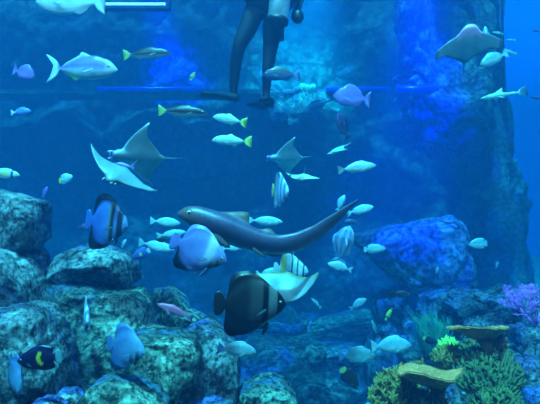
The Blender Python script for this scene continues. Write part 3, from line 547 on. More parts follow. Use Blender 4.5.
G1, G2, G3, G4 = 'batfish swimming in the tank', 'pale silvery fish in the water', 'bright cyan surgeonfish', 'small purple fish'
FISH = [
 ('bream', 'bream', 'pale', 71, 2, 70, 180, 3.6, 'large pale teal fish cut off by the top edge of the view', dict(hs=1.25, group=G2)),
 ('squirrelfish', 'bream', 'purple', 24, 73, 23, -18, 3.6, 'small purple fish nosing down behind the tail of the big trevally', dict(hs=1.75, group=G4)),
 ('trevally', 'trevally', 'trevally', 81, 69, 74, -2, 3.3, 'big trevally with violet-blue back and yellow line to its tail', dict(bend=.1)),
 ('fusilier', 'slim', 'darkback', 147, 54, 49, 3, 3.8, 'dark-backed fish with pale belly swimming under the lamp', dict(group='dark-backed fish with pale bellies')),
 ('butterflyfish', 'angel', 'butter', 193, 76, 9, 60, 5.5, 'tiny yellow-green fish in front of the blue-lit wall', dict(fins=False)),
 ('surgeonfish', 'bream', 'bluedark', 281, 75, 38, 179, 4.2, 'dark blue fish passing in front of the diver\'s leg', dict(hs=1.0)),
 ('soldierfish', 'bream', 'purple', 352, 98, 38, 174, 4.2, 'purple fish swimming towards the diver beside the long blue band', dict(hs=1.55, group=G4)),
 ('soldierfish', 'bream', 'darkpurple', 343, 126, 27, 115, 4.4, 'dark purple fish tilted head up below the larger purple fish', dict(hs=1.7, group=G4, yaw=20)),
 ('fusilier', 'slim', 'darkback', 183, 112, 51, -3, 3.6, 'dark-backed fish with yellow tail above the upper manta ray', dict(group='dark-backed fish with pale bellies')),
 ('jack', 'trevally', 'jack', 230, 120, 35, 170, 3.9, 'upper of the two small yellow-tailed jacks', dict(group='yellow-tailed jacks', hs=.8)),
 ('jack', 'trevally', 'jack', 232, 141, 41, 178, 3.9, 'lower, longer one of the two small yellow-tailed jacks', dict(group='yellow-tailed jacks', hs=.75)),
 ('damselfish', 'bream', 'bluepale', 21, 112, 21, 4, 3.8, 'small blue fish with a white tail', dict()),
 ('tang', 'angel', 'tang', 7, 174, 26, -6, 3.2, 'pale yellow-patched fish with a dark bar entering above the capstone', dict(hs=.75)),
 ('squirrelfish', 'bream', 'purple', 45, 192, 12, 65, 3.3, 'tiny purple fish just over the capstone boulder', dict(group=G4, fins=False)),
 ('butterflyfish', 'angel', 'yellowtail', 66, 179, 18, 12, 3.6, 'small pale blue fish with bright yellow tail above the capstone boulder', dict(yaw=25, fins=False)),
 ('batfish', 'bat', 'bat_blue', 107, 223, 46, -8, 3.0, 'blue batfish with dark bands hovering over the middle stack', dict(yaw=12, group=G1, hs=1.45)),
 ('damselfish', 'bream', 'darkpurple', 84, 227, 12, 0, 3.5, 'tiny dark fish behind the blue batfish', dict(hs=1.3, fins=False)),
 ('unicornfish', 'surgeon', 'cyan', 165, 222, 31, -5, 3.9, 'cyan surgeonfish touching the snout of the long shark', dict(group=G3, hs=.9)),
 ('unicornfish', 'surgeon', 'cyan', 171, 234, 30, 8, 4.2, 'cyan surgeonfish second in the row, half behind the pale violet batfish', dict(group=G3, hs=.8)),
 ('unicornfish', 'surgeon', 'cyan', 156, 246, 37, -12, 3.7, 'lowest cyan surgeonfish beside the tiny angelfish', dict(group=G3, hs=.9)),
 ('damselfish', 'angel', 'dark', 161, 240, 10, 180, 3.3, 'tiny black round fish over the lowest cyan surgeonfish', dict(fins=False)),
 ('angelfish', 'angel', 'angel_small', 141, 254, 19, 205, 3.4, 'tiny violet angelfish with a yellow patch above the crowning boulder', dict(group='small angelfish')),
 ('damselfish', 'bream', 'pale', 124, 243, 9, 60, 3.5, 'tiny pale fish right of the blue batfish', dict(fins=False)),
 ('batfish', 'bat', 'bat_pale', 199, 251, 60, -22, 2.7, 'pale violet batfish with black lower fins below the long shark', dict(group=G1, hs=.98, yaw=5)),
 ('unicornfish', 'surgeon', 'cyan', 265, 221, 36, -3, 4.0, 'lone cyan surgeonfish above the back of the long shark', dict(group=G3, hs=.8)),
 ('unicornfish', 'surgeon', 'cyan', 233, 248, 24, 5, 4.1, 'cyan surgeonfish half hidden under the belly of the long shark', dict(group=G3, hs=.8)),
 ('bannerfish', 'bat', 'banner', 280, 191, 16, -10, 3.7, 'narrow striped blue-white fish seen head-on below the small manta ray', dict(yaw=60, hs=1.4, group='striped bannerfish')),
 ('snapper', 'bream', 'spotted', 357, 168, 39, 7, 3.8, 'pale speckled fish right of the edge-on ray', dict(group=G2, hs=.75)),
 ('snapper', 'bream', 'cyan', 341, 203, 18, 65, 4.3, 'small cyan fish pointing up behind the tail of the long shark', dict(group=G2, hs=1.0, fins=False)),
 ('snapper', 'surgeon', 'cyan', 360, 210, 28, 14, 4.0, 'bluish pale fish right of the tip of the shark\'s tail', dict(group=G2)),
 ('batfish', 'bream', 'longstripe', 344, 245, 40, 76, 3.7, 'upright pale blue striped batfish below the shark\'s tail', dict(yaw=15, hs=1.35, roll=25, group=G1)),
 ('snapper', 'bream', 'pale', 340, 267, 26, 165, 3.7, 'pale fish facing the pale stingray, under the upright batfish', dict(group=G2, hs=.9)),
 ('snapper', 'angel', 'pale', 375, 249, 22, 3, 4.4, 'small round pale fish in front of the blue-lit boulder', dict(group=G2, hs=.8)),
 ('batfish', 'bat', 'bat_stripe', 291, 270, 34, -4, 3.9, 'white batfish with thin black stripes behind the pale stingray', dict(group=G1, hs=1.1, yaw=15)),
 ('unicornfish', 'surgeon', 'cyan', 269, 273, 26, 8, 4.1, 'cyan fish tucked behind the white striped batfish', dict(group=G3, hs=1.1)),
 ('batfish', 'bat', 'bat_dark', 251, 304, 71, -3, 2.4, 'big black batfish with grey bars, the largest of the batfish', dict(group=G1, hs=1.08, yaw=-8)),
 ('snapper', 'bream', 'cyan', 358, 304, 20, 32, 4.2, 'small cyan fish nose up with its tail hanging, left of the dark fish', dict(group=G2)),
 ('surgeonfish', 'surgeon', 'dark', 401, 294, 19, -6, 4.0, 'small dark brown fish below the blue-lit boulder', dict(hs=1.1)),
 ('damselfish', 'bream', 'bluepale', 310, 326, 11, 75, 4.4, 'small upright blue-white fish right of the big black batfish', dict(yaw=50, hs=1.0)),
 ('damselfish', 'slim', 'cyan', 316, 303, 14, 135, 4.2, 'slender tiny cyan fish under the wing of the pale stingray', dict(fins=False)),
 ('snapper', 'bream', 'greyish', 357, 356, 38, 0, 4.0, 'grey-blue fish, left one of the pair over the sand', dict(group=G2, hs=1.15)),
 ('snapper', 'bream', 'pale', 391, 346, 41, 2, 3.9, 'brighter pale fish, right one of the pair over the sand', dict(group=G2, hs=1.12)),
 ('damselfish', 'angel', 'darkyellowtail', 350, 379, 26, -52, 3.6, 'black fish with yellow tail diving head down to the sand', dict(hs=1.0)),
 ('butterflyfish', 'angel', 'butter', 389, 314, 14, 60, 4.4, 'small yellow butterflyfish in front of the narrow upright rock', dict(fins=False, hs=.6)),
 ('butterflyfish', 'angel', 'greyish', 374, 326, 14, 110, 4.4, 'small grey fish beside the yellow butterflyfish', dict(fins=False, hs=.5)),
 ('surgeonfish', 'bream', 'greyish', 237, 350, 39, -7, 2.9, 'pale grey surgeonfish with violet tail under the big black batfish', dict(hs=1.05, group=G2)),
 ('hogfish', 'slim', 'pink', 175, 311, 39, 158, 3.0, 'pink fish resting over the sloping boulder', dict(hs=.95)),
 ('batfish', 'bat', 'bat_plain', 126, 348, 42, -8, 2.5, 'light blue batfish in front of the rounded green boulder', dict(group=G1, hs=1.3, yaw=18)),
 ('angelfish', 'angel', 'angel_dark', 39, 359, 44, 187, 2.3, 'dark navy angelfish with a yellow crescent', dict(hs=1.05, group='large angelfish')),
 ('batfish', 'bat', 'bat_plain', 15, 375, 38, -50, 2.4, 'light blue batfish half behind the navy angelfish', dict(group=G1, hs=1.25, yaw=30)),
 ('bannerfish', 'bat', 'banner', 86, 316, 17, -15, 2.9, 'narrow striped fish with yellow rear against the tall green boulder', dict(yaw=60, hs=1.4, group='striped bannerfish')),
 ('surgeonfish', 'angel', 'pale', 478, 244, 18, 184, 5.0, 'small round pale fish in front of the tall rock column', dict(hs=1.15, group=G2)),
 ('damselfish', 'angel', 'darkyellowtail', 431, 341, 17, -22, 4.6, 'small dark fish with pale tail by the green weed', dict(hs=.8)),
 ('lionfish', 'bat', 'pale', 486, 36, 20, 95, 5.2, 'pale upright fish with raised fins behind the pink-headed ray', dict(hs=.5, group='pale fish behind the pink-headed ray')),
 ('snapper', 'bream', 'spotted', 494, 59, 30, 205, 5.0, 'white and violet fish under the wing of the pink-headed ray', dict(hs=1.1, group='pale fish behind the pink-headed ray')),
 ('damselfish', 'slim', 'jack', 510, 52, 14, 165, 5.2, 'small pale green fish trailing the white and violet fish', dict(fins=False)),
 ('damselfish', 'slim', 'jack', 498, 33, 11, 170, 5.4, 'tiny green fish above the wing tip of the pink-headed ray', dict(fins=False)),
 ('damselfish', 'slim', 'pale', 511, 40, 9, 180, 5.4, 'tiny pale fish in open water right of the pink-headed ray', dict(fins=False)),
 ('reef_shark', 'shark', 'sharkpale', 504, 95, 48, 189, 5.0, 'small pale reef shark with upright fin beside the tall column', dict(cat='shark', hs=.95, fins=True)),
 ('damselfish', 'slim', 'darkpurple', 536, 98, 12, 165, 4.6, 'small dark fish at the picture edge right of the reef shark', dict(fins=False)),
 ('damselfish', 'slim', 'darkpurple', 536, 31, 9, 170, 4.8, 'tiny dark fish near the upper right corner', dict(fins=False)),
 ('damselfish', 'bream', 'bluepale', 409, 323, 8, 10, 5.0, 'tiny blue fish left of the green weed', dict(fins=False)),
 ('damselfish', 'bream', 'pale', 437, 270, 7, 75, 5.5, 'tiny pale fish against the side of the blue-lit boulder', dict(fins=False)),
 ('damselfish', 'bream', 'pale', 497, 265, 7, 75, 6.5, 'tiny pale fish against the tall rock column', dict(fins=False)),
 ('damselfish', 'surgeon', 'darkpurple', 352, 222, 17, 180, 5.0, 'dim dark fish between the shark\'s tail and the upright batfish', dict(fins=False)),
 ('wrasse', 'slim', 'purple', 122, 166, 26, 175, 3.1, 'violet fish riding above the back of the lower manta ray', dict(group=G4)),
]
for (nm, shp, lv, px, py, lp, hd, Y, lab, kw) in FISH:
    kw = dict(kw); cat = kw.pop('cat', 'fish')
    fish(nm, shp, lv, px, py, lp, hd, Y, lab, cat, **kw)

# ---------------------------------------------------------------- the long zebra shark
Ys = 3.2; k = Ys/F
pp = [(179, 214), (192, 216), (208, 222), (226, 229), (244, 237), (262, 243), (280, 245), (298, 241), (316, 232), (334, 219), (348, 208), (358, 200)]
cx, cy = 268, 225
PX = np.array([(p[0]-cx)*k for p in pp]); PZ = np.array([-(p[1]-cy)*k for p in pp])
seg = np.concatenate([[0], np.cumsum(np.hypot(np.diff(PX), np.diff(PZ)))]); Ls = float(seg[-1]); seg /= seg[-1]
tt = np.linspace(0, 1, 200); kx = np.interp(tt, seg, PX); kz = np.interp(tt, seg, PZ)
ker = np.hanning(23); ker /= ker.sum(); kx = np.convolve(np.pad(kx, 11, mode='reflect', reflect_type='odd'), ker, 'valid'); kz = np.convolve(np.pad(kz, 11, mode='reflect', reflect_type='odd'), ker, 'valid')
zp = lambda q: (float(np.interp(q, tt, kx)), float(np.interp(q, tt, kz)))
zs = tag(empty('zebra_shark', Matrix.Translation(at(cx, cy, Ys))), 'long dark shark with a sweeping tail across the middle of the tank', 'shark')
over = dict(top=[(0, .018), (.03, .045), (.1, .062), (.22, .070), (.36, .064), (.5, .052), (.65, .042), (.8, .030), (.93, .016), (1, .002)],
            bot=[(0, .015), (.03, .035), (.1, .060), (.22, .070), (.36, .060), (.5, .045), (.62, .052), (.72, .042), (.85, .026), (1, .002)],
            wid=[(0, .02), (.05, .05), (.2, .065), (.4, .04), (.6, .022), (.8, .010), (1, .002)],
            dor=[(0, 0), (.20, 0), (.27, .062), (.30, .055), (.33, .008), (.36, 0), (.42, 0), (.46, .038), (.485, .006), (.50, 0), (1, 0)],
            ana=[(0, 0), (.46, 0), (.50, .028), (.54, 0), (1, 0)], tail=.0, fork=0, t0=1.01)
v, f, c, _h = fish_mesh('zebra', 'zebra', Ls, 1.0, path=zp, nr=110, ms=10, over=over)
mesh_obj('body', v, f, M['skin'], zs, paint=c)
for t_, dz, ln, an, s in ((.17, -.035, .13, -.65, -1), (.17, -.035, .13, -.65, 1), (.40, -.035, .075, -.6, -1), (.40, -.035, .075, -.6, 1)):
    p = zp(t_); pv, pf, pc = pec_fin(Ls, s, Ls*ln, (.13, .10, .10), an+math.pi*0)
    pv = [(-x, y, z) for (x, y, z) in pv]; pf = [q[::-1] for q in pf]
    o = mesh_obj('pectoral_fin' if t_ < .3 else 'pelvic_fin', pv, pf, M['skin'], zs, paint=pc); o.location = (p[0], s*.03*Ls, p[1]+dz*Ls)
for s in (-1, 1):
    p = zp(.06); eye(zs, (p[0], s*.043*Ls, p[1]+.018*Ls), .010*Ls, s)

# ---------------------------------------------------------------- rays
def ray(name, px, py, spanpx, Y, fwd, span, label, back=(.10, .16, .24), belly=(.42, .62, .62), flap=(.25, .25), chord=1.0, head=1.0, belly_to_cam=True, headcol=None, tip=None, tail=.8, round_=0.0, edge=None, headw=.22, sweep=.52, group='rays gliding in the tank'):
    S = spanpx/F*Y/2
    f = Vector(fwd).normalized(); s = Vector(span); s = (s-f*s.dot(f)).normalized(); u = f.cross(s)
    if (u.y < 0) == belly_to_cam: s = -s; u = f.cross(s)
    m = Matrix((f, s, u)).transposed().to_4x4(); m.translation = at(px, py, Y)
    root = empty(name, m); ns, nc = 49, 15
    V = []; Cc = []; idx = {}
    for sd in (1, -1):
        for i in range(ns):
            q = -1+2*i/(ns-1); a = abs(q)
            hb = math.exp(-(a/(.13 if headw < .3 else .27))**4)*.20*head
            le = (.40-sweep*a**1.5)*(1-round_)+round_*.48*math.sqrt(max(0, 1-a*a*.98))-.02
            te = (-.40+.32*min(1, a*1.6)-.05*a)*(1-round_)-round_*.48*math.sqrt(max(0, 1-a*a*.98))
            if a < .12: te -= .03
            te = min(te, le-.03); le += hb; le *= chord; te *= chord
            th = .125*math.exp(-(a/.28)**2)+.035*(1-a)+.004
            fl_ = flap[0] if q < 0 else flap[1]
            for j in range(nc):
                cpos = j/(nc-1); x = le+(te-le)*cpos; pr = math.sin(math.pi*cpos**.75)**.7
                bd = i in (0, ns-1) or j in (0, nc-1)
                if bd and sd == -1: continue
                zc = fl_*a**1.9-.05*a*cpos
                z = zc+(0 if bd else sd*th*pr*(1.0 if sd > 0 else .7))
                yq = q*(1-.22*abs(fl_)*a)
                idx[(sd, i, j)] = len(V); V.append((x*S, yq*S, z*S))
                c = back if sd > 0 else belly
                if bd: c = mix(back, belly, .35)
                if edge and (a > .9 or cpos > .88): c = edge
                if tip and a > .93: c = tip
                if headcol and a < headw and cpos < .24 and (sd > 0 or cpos < .10 or headw > .3): c = headcol
                Cc.append(c)
    g = lambda sd, i, j: idx.get((sd, i, j), idx.get((1, i, j)))
    Fc = []
    for i in range(ns-1):
        for j in range(nc-1):
            Fc.append((g(1, i, j), g(1, i, j+1), g(1, i+1, j+1), g(1, i+1, j))); Fc.append((g(-1, i, j), g(-1, i+1, j), g(-1, i+1, j+1), g(-1, i, j+1)))
    mesh_obj('body', V, Fc, M['skin'], root, paint=Cc)
    if tail:
        mb_ = MB(); mb_.tube([(-.38*S*chord, 0, .02*S), (-.6*S, .01*S, .03*S), (-.9*S, .04*S, .02*S), (-(.5+tail)*S, .10*S, 0)], [.03*S, .016*S, .010*S, .003*S], 8)
        mesh_obj('tail', mb_.v, mb_.f, M['skin'], root, paint=[back]*len(mb_.v))
    for s_ in (-1, 1):
        eye(root, (.42*S*chord, s_*.15*S, .03*S), .028*S, s_)
    for s_ in (-1, 1):
        if head > .5 and headw < .3:
            mb_ = MB(); mb_.tube([(.50*S*chord, s_*.10*S, 0), (.56*S*chord, s_*.11*S, -.02*S), (.60*S*chord, s_*.09*S, -.05*S)], [.035*S, .03*S, .012*S], 8, .6)
            mesh_obj('head_lobe', mb_.v, mb_.f, M['skin'], root, paint=[headcol or (.45, .5, .75)]*len(mb_.v))
    return tag(root, label, 'ray', group)

ray('manta_ray', 142, 157, 76, 3.3, (-1, -.1, .08), (.25, -.75, 1), 'grey-teal manta ray with a white upper wing tip, above the other big manta', flap=(.15, .1), chord=1.45, tip=(.8, .85, .9), headcol=(.55, .58, .85))
ray('manta_ray', 119, 174, 82, 3.0, (-.22, -.84, -.40), (.88, 0, -.46), 'pale teal manta ray with a long curved wing, lower one of the big pair', flap=(.05, -.26), chord=.95, belly=(.20, .34, .38), head=.7)
ray('eagle_ray', 467, 47, 70, 4.0, (-.14, -.62, .76), (.98, 0, .17), 'pink-headed ray gliding head-on in front of the overhanging rock', flap=(-.12, -.12), chord=1.2, head=.75, sweep=.34, tail=.2, belly=(.30, .44, .46), headw=.36, headcol=(.95, .50, .78), edge=(.14, .22, .26))
ray('manta_ray', 288, 158, 46, 3.7, (-1, -.1, -.02), (.2, -.75, 1), 'small manta ray with violet-blue raised wing in the centre of the water', flap=(.1, .1), chord=1.6, belly=(.28, .62, .72), tip=(.35, .42, .9), headcol=(.3, .45, .9))
ray('eagle_ray', 302, 177, 36, 3.8, (-.25, -.72, -.50), (.94, 0, .30), 'small pale green ray touching the narrow striped fish', flap=(.3, -.35), chord=.9, belly=(.55, .78, .62), head=.3)
ray('eagle_ray', 338, 149, 34, 3.8, (-.84, -.10, -.45), (.35, .90, .40), 'slim ray seen edge-on with a white back edge, left of the speckled fish', flap=(.1, .1), chord=1.15, back=(.8, .88, .8), belly=(.22, .56, .66), head=.8, tail=.2)
ray('stingray', 284, 288, 84, 3.4, (-.30, -.55, -.75), (.95, 0, .10), 'pale stingray with one wing curled up, behind the big black batfish', flap=(-.95, .1), chord=.95, belly=(.42, .50, .52), head=.1, round_=.5, edge=(.45, .36, .2), tail=1.2)

# ---------------------------------------------------------------- the diver
Yd = 4.5; kd = Yd/F
def dv(px, py, dy=0): return at(px, py, Yd)+Vector((0, dy, 0))-at(268, -8, Yd)
dr = tag(empty('diver', Matrix.Translation(at(268, -8, Yd))), 'diver in a black wetsuit and fins with a steel air tank, seen from behind', 'person')
pts = {'pel': (268, -2, 0, .17, .15), 'waist': (272, -24, 0, .15, .13), 'chest': (276, -46, 0, .18, .14), 'neck': (278, -64, 0, .07, .07), 'head1': (278, -76, .03, .10, .11), 'head2': (278, -86, .03, .085, .10),
       'lh': (257, 8, .02, .165, .15), 'lt': (249, 27, -.03, .130, .125), 'lk': (239, 49, -.06, .082, .085), 'lc': (235.5, 64, 0, .072, .078), 'la': (233, 88, .06, .050, .055), 'lf': (233, 96, .06, .055, .05), 'lto': (226, 96.5, .02, .045, .04),
       'rh': (273, 12, .02, .15, .14), 'rt': (272, 34, 0, .115, .12), 'rk': (269.5, 55, 0, .080, .085), 'rc': (268, 68, 0, .070, .075), 'ra': (266, 90, .06, .048, .05), 'rf': (266, 99, .05, .05, .05), 'rto': (259, 99.5, .0, .04, .035),
       'ls': (256, -52, .02, .08, .08), 'le': (246, -30, .12, .055, .055), 'lw': (252, -14, .30, .04, .04), 'lha': (255, -10, .36, .045, .03),
       'rs': (297, -50, .02, .08, .08), 're': (306, -28, .12, .055, .055), 'rw': (300, -8, .28, .04, .04), 'rha': (298, -4, .34, .045, .03)}
edges = [('pel', 'waist'), ('waist', 'chest'), ('chest', 'neck'), ('neck', 'head1'), ('head1', 'head2'), ('pel', 'lh'), ('lh', 'lt'), ('lt', 'lk'), ('lk', 'lc'), ('lc', 'la'), ('la', 'lf'), ('lf', 'lto'),
         ('pel', 'rh'), ('rh', 'rt'), ('rt', 'rk'), ('rk', 'rc'), ('rc', 'ra'), ('ra', 'rf'), ('rf', 'rto'), ('chest', 'ls'), ('ls', 'le'), ('le', 'lw'), ('lw', 'lha'), ('chest', 'rs'), ('rs', 're'), ('re', 'rw'), ('rw', 'rha')]
keys = list(pts)
for side in ('l', 'r'):     # gloved fingers and thumb
    hx, hy, hd = pts[side+'ha'][:3]
    for j in range(5):
        n1, n2 = f'{side}f{j}a', f'{side}f{j}b'; o_ = (j-2)*2.0; ln = (5, 6.5, 7, 6.5, 5)[j]
        if j == 0: pts[n1] = (hx-3, hy+1, hd+.02, .016, .016); pts[n2] = (hx-4.5, hy+4, hd+.05, .012, .012)
        else: pts[n1] = (hx+o_*.9, hy+ln*.5, hd+.05, .013, .013); pts[n2] = (hx+o_, hy+ln, hd+.03, .010, .010)
        edges += [(side+'ha', n1), (n1, n2)]
keys = list(pts)
me = bpy.data.meshes.new('body'); me.from_pydata([tuple(dv(*pts[k_][:3])) for k_ in keys], [(keys.index(a_), keys.index(b_)) for a_, b_ in edges], [])
bo = bpy.data.objects.new('body', me); col.objects.link(bo); bo.parent = dr; me.materials.append(M['neoprene'])
sk = bo.modifiers.new('skin', 'SKIN'); sk.use_smooth_shade = True
for i, k_ in enumerate(keys):
    d_ = me.skin_vertices[0].data[i]; d_.radius = [q_*.88 for q_ in pts[k_][3:5]]; d_.use_root = (k_ == 'pel')
sb = bo.modifiers.new('sub', 'SUBSURF'); sb.levels = 2; sb.render_levels = 2
# air tank
A_, B_ = dv(277, 32, -.25), dv(284.5, -30, -.25)
ax = (B_-A_).normalized(); Lt = (B_-A_).length; r = .104
mb = MB(); prof = [(0, .6), (.01, .9), (.03, 1), (.80, 1), (.86, .93), (.92, .7), (.96, .35), (1.0, .3)]
mb.tube([A_+ax*Lt*p_[0] for p_ in prof], [r*p_[1] for p_ in prof], 28); tk = mb.build('air_tank', M['tank_metal'], dr)
mb = MB(); mb.tube([A_-ax*.012, A_+ax*.03], r*1.04, 28); mb.build('tank_boot', M['rubber'], tk)
mb = MB()
for q in (.40, .50): mb.tube([A_+ax*Lt*q, A_+ax*(Lt*q+.05)], r*1.05, 28)
mb.build('tank_band', M['rubber'], tk)
mb = MB(); mb.tube([B_, B_+ax*.06], .035, 12); mb.tube([B_+ax*.04-Vector((.07, 0, 0)), B_+ax*.04+Vector((.07, 0, 0))], .02, 10); mb.build('tank_valve', M['tank_metal'], tk)
# buoyancy vest
bm = bmesh.new(); bmesh.ops.create_icosphere(bm, subdivisions=4, radius=1)
for v_ in bm.verts:
    d_ = v_.co.normalized(); v_.co = Vector((math.copysign(abs(d_.x)**.7, d_.x)*.30, math.copysign(abs(d_.y)**.7, d_.y)*.16, math.copysign(abs(d_.z)**.7, d_.z)*.36)); v_.co += d_*.02*noise.noise(v_.co*9)
    if v_.co.y > 0: v_.co.y *= .6
me = bpy.data.meshes.new('vest'); bm.to_mesh(me); bm.free(); me.materials.append(M['rubber']); me.polygons.foreach_set('use_smooth', [True]*len(me.polygons))
vo_ = bpy.data.objects.new('vest', me); col.objects.link(vo_); vo_.parent = dr; vo_.location = dv(271, -18, -.07)
mb = MB(); mb.tube([dv(279, 30, -.06), dv(280, 42, -.04)], [.055, .045], 10, 1.2); mb.build('pouch', M['rubber'], dr)
mb = MB(); mb.tube([dv(292, -40, -.2), dv(305, -25, -.15), dv(305, -5, -.12), dv(301, 8, -.12), dv(297, 20, -.12)], .014, 8); mb.build('hose', M['rubber'], dr)
mb = MB(); mb.tube([dv(296.5, 18, -.10), dv(296.5, 21, -.14), dv(297, 25, -.14), dv(297, 28, -.12)], [.03, .062, .062, .03], 14); mb.build('regulator', M['rubber'], dr)
def flipper(h, tip_, wv, label=None):
    h, tip_ = Vector(h), Vector(tip_); ax_ = (tip_-h); ln = ax_.length; ax_.normalize(); sd = Vector((0, 1, 0)); sd = (sd-ax_*sd.dot(ax_)).normalized(); up = ax_.cross(sd)
    if up.z < 0: up = -up
    V = []; n_ = 14
    for i in range(n_):
        u_ = i/(n_-1); wd = wv*(.45 if u_ < .3 else .45+.55*sm(u_, .3, .8))*(1 if u_ < .97 else .9); th = .055*(1-u_)**1.2+.007
        for (a_, b_) in ((-1, -.5), (-1, .5), (-.5, .8), (0, 1), (.5, .8), (1, .5), (1, -.5), (.5, -.6), (0, -.6), (-.5, -.6)):
            V.append(h+ax_*ln*u_+sd*a_*wd/2+up*b_*th)
    Fc = [(i*10+k_, i*10+(k_+1) % 10, (i+1)*10+(k_+1) % 10, (i+1)*10+k_) for i in range(n_-1) for k_ in range(10)]
    Fc += [tuple(range(10))[::-1], tuple((n_-1)*10+k_ for k_ in range(10))]
    mesh_obj('flipper', V, Fc, M['rubber'], dr)
flipper(dv(237, 96.5, .08), dv(201, 97, -.10), .22)
flipper(dv(270, 101, .08), dv(252, 97, .50), .22)

# ---------------------------------------------------------------- corals and weed
def finger_coral(px, py, wpx, hpx, Y, n, mat, label, seed, rad=.012, group='bushy finger corals', name='finger_coral', dep=.6):
    rnd = random.Random(seed); s = Y/F; base = at(px, py, Y); W, H = wpx*s/2, hpx*s
    root = tag(empty(name, Matrix.Translation(base)), label, 'coral', group)
    bm_ = bmesh.new()
    mb_ = MB(); tp = MB()
    for i in range(n):
        th = rnd.uniform(0, 2*math.pi); q = math.sqrt(rnd.random()); ex = Vector((math.cos(th)*q*W, math.sin(th)*q*W*dep, H*math.sqrt(max(0, 1-q*q*.9))*rnd.uniform(.75, 1.05)))
        st = Vector((ex.x*.45, ex.y*.45, ex.z*.35)); md = (st+ex)/2+Vector((rnd.uniform(-1, 1), rnd.uniform(-1, 1), -.3))*W*.05
        r_ = rad*rnd.uniform(.8, 1.2)
        mb_.tube([st, md, ex], [r_*1.3, r_*1.1, r_*.75], 6)
        for _ in range(3):
            d_ = Vector((rnd.uniform(-1, 1), rnd.uniform(-1, 1), rnd.uniform(.2, 1))).normalized()*rad*rnd.uniform(3, 5.5); b0 = md.lerp(ex, rnd.uniform(.2, .8))
            mb_.tube([b0, b0+d_*.6, b0+d_+Vector((0, 0, rad))], [r_*.9, r_*.8, r_*.5], 5)
    mb_.build('branches', mat, root)
    # the massive heart they grow from
    bm_ = bmesh.new(); bmesh.ops.create_icosphere(bm_, subdivisions=4, radius=1)
    for v_ in bm_.verts:
        d_ = v_.co.copy(); v_.co = Vector((d_.x*W*.72, d_.y*W*.6*dep, max(d_.z, -.6)*H*.70)); v_.co += d_*.03*noise.noise(v_.co*14)
    me_ = bpy.data.meshes.new('core'); bm_.to_mesh(me_); bm_.free(); me_.materials.append(mat); me_.polygons.foreach_set('use_smooth', [True]*len(me_.polygons))
    o_ = bpy.data.objects.new('core', me_); col.objects.link(o_); o_.parent = root
    return root
finger_coral(486, 410, 86, 66, 3.4, 480, M['green'], 'dense green finger coral filling the mound under the table coral', 1, rad=.010)
finger_coral(482, 378, 72, 42, 3.7, 300, M['green'], 'green finger coral right under the flat table coral', 2, rad=.010)
finger_coral(495, 352, 24, 20, 3.45, 60, M['olive'], 'small olive finger coral sprouting before the table coral\'s rim', 3, rad=.009)
finger_coral(396, 414, 58, 48, 3.2, 170, M['olive'], 'olive spiky finger coral beside the sand', 4, rad=.010)
finger_coral(452, 368, 44, 22, 3.5, 90, M['olive'], 'olive finger coral above the brown plate coral', 5, rad=.010)
finger_coral(500, 428, 56, 40, 2.9, 150, M['green'], 'green finger coral lowest in the picture, beside the dark corner stone', 6, rad=.010)
finger_coral(430, 425, 44, 34, 3.0, 90, M['green'], 'dark green finger coral under the brown plate coral', 7, rad=.010)
finger_coral(419, 378, 14, 20, 3.3, 16, M['olive'], 'thin olive coral sprig behind the brown plate coral', 8, rad=.007)
finger_coral(448, 358, 26, 22, 4.0, 60, M['yellowgreen'], 'bright yellow-green coral left of the table coral', 9, rad=.009)

def plate(px, py, wpx, Y, tilt, label, rim=.10, stem=None, dpt=.7, seed=0, wave=.03, name='table_coral', thick=.02, cone=.5, group='flat plate corals'):
    s = Y/F; R_ = wpx*s/2; root = tag(empty(name, Matrix.Translation(at(px, py, Y))), label, 'coral', group)
    V = []; n_, m_ = 64, 12
    for sd in (1, -1):
        for i in range(m_):
            q = i/(m_-1)
            for j in range(n_):
                th = 2*math.pi*j/n_; rr = R_*(1+.07*noise.noise(Vector((math.cos(th)*2, math.sin(th)*2, seed)))+.04*math.sin(5*th+seed))
                z = rim*q**1.6*R_+wave*R_*math.sin(3*th+seed)*q-(thick*(1.1-q)+.008 if sd < 0 else 0)
                x, y = math.cos(th)*rr*q, math.sin(th)*rr*q*dpt
                if sd < 0: z -= (1-q)**1.2*cone*R_; x += (1-q)*.3*R_
                V.append((x, y, z+tilt*y+.014*noise.fractal(Vector((x*16, y*16, seed)), 1.0, 2.0, 3)))
    Fc = []
    for sd in (0, 1):
        for i in range(m_-1):
            for j in range(n_):
                a_ = (sd*n_*m_+i*n_+j, sd*n_*m_+i*n_+(j+1) % n_, sd*n_*m_+(i+1)*n_+(j+1) % n_, sd*n_*m_+(i+1)*n_+j); Fc.append(a_[::-1] if sd == 0 else a_)
    for j in range(n_): Fc.append(((m_-1)*n_+j, (m_-1)*n_+(j+1) % n_, n_*m_+(m_-1)*n_+(j+1) % n_, n_*m_+(m_-1)*n_+j))
    mesh_obj('plate', V, Fc, M['brown'], root)
    return root if not stem else stem_(root, R_, stem)
def stem_(root, R_, stem):
    if stem:
        mb_ = MB(); mb_.tube([(.24*R_, 0, -.25*R_), (.30*R_, 0, -.6*R_), (stem[0], 0, -stem[1])], [R_*.30, R_*.16, R_*.15], 20); mb_.build('stem', M['brown'], root)
    return root
plate(478, 330, 60, 3.4, -.25, 'flat brown table coral on a tapering stem above the green finger coral', rim=.10, stem=(.13, .35), dpt=.62, seed=1, cone=.36)
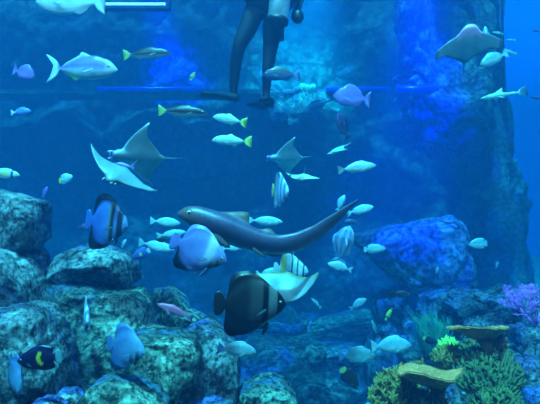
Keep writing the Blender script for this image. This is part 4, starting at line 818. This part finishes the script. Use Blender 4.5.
plate(430, 376, 64, 3.0, -.14, 'brown dish-shaped plate coral with a pale rim beside the olive spiky coral', rim=.16, stem=(.1, .3), dpt=.7, seed=2, wave=.10, thick=.03, cone=.35, name='plate_coral')

def branch(px, py, Y, hpx, seed, label, lean=0, mat='violet', n0=5):
    rnd = random.Random(seed); s = Y/F; root = tag(empty('fan_coral', Matrix.Translation(at(px, py, Y))), label, 'coral', 'violet branching corals'); mb_ = MB()
    def grow(p, d, r, ln, k_):
        if k_ == 0 or r < .002: return
        e_ = p+d*ln; m_ = (p+e_)/2+Vector((rnd.uniform(-1, 1), rnd.uniform(-1, 1), 0))*ln*.08
        mb_.tube([p, m_, e_], [r, r*.85, r*.75], 6)
        for _ in range(3 if rnd.random() < .4 else 2):
            nd = (d+Vector((rnd.uniform(-.9, .9), rnd.uniform(-.6, .6), rnd.uniform(-.25, .6)))).normalized(); grow(e_, nd, r*.74, ln*.78, k_-1)
    for i in range(n0):
        d_ = Vector((math.sin((i/(n0-1)-.5)*2.2)+lean, rnd.uniform(-.4, .2), 1)).normalized(); grow(Vector((0, 0, 0)), d_, .0085, hpx*s*.30, 6)
    mb_.build('branches', M[mat], root); return root
branch(536, 326, 3.7, 46, 3, 'violet branching fan coral reaching in on the right above the pale layered rock', lean=-.35, n0=6)
branch(514, 304, 4.0, 24, 5, 'small bluish violet coral tuft left of the large violet one', lean=0, n0=4)

def weed(px, py, Y, wpx, hpx, n, label, seed):
    rnd = random.Random(seed); s = Y/F; root = tag(empty('sea_grass', Matrix.Translation(at(px, py, Y))), label, 'weed'); mb_ = MB()
    for i in range(n):
        x = rnd.gauss(0, .3)*wpx*s*.5; y = rnd.gauss(0, .1); h = hpx*s*rnd.uniform(.6, 1); l_ = rnd.gauss(0, .18)+x*.8
        mb_.tube([(x, y, 0), (x+l_*h*.3, y, h*.4), (x+l_*h*.8+.02, y, h*.8), (x+l_*h*1.3, y, h)], [.007, .007, .005, .002], 5, .5)
    mb_.build('blades', M['weed'], root); return root
weed(433, 352, 5.2, 40, 40, 130, 'clump of long green weed between the hazy rocks and the yellow-green coral', 4)
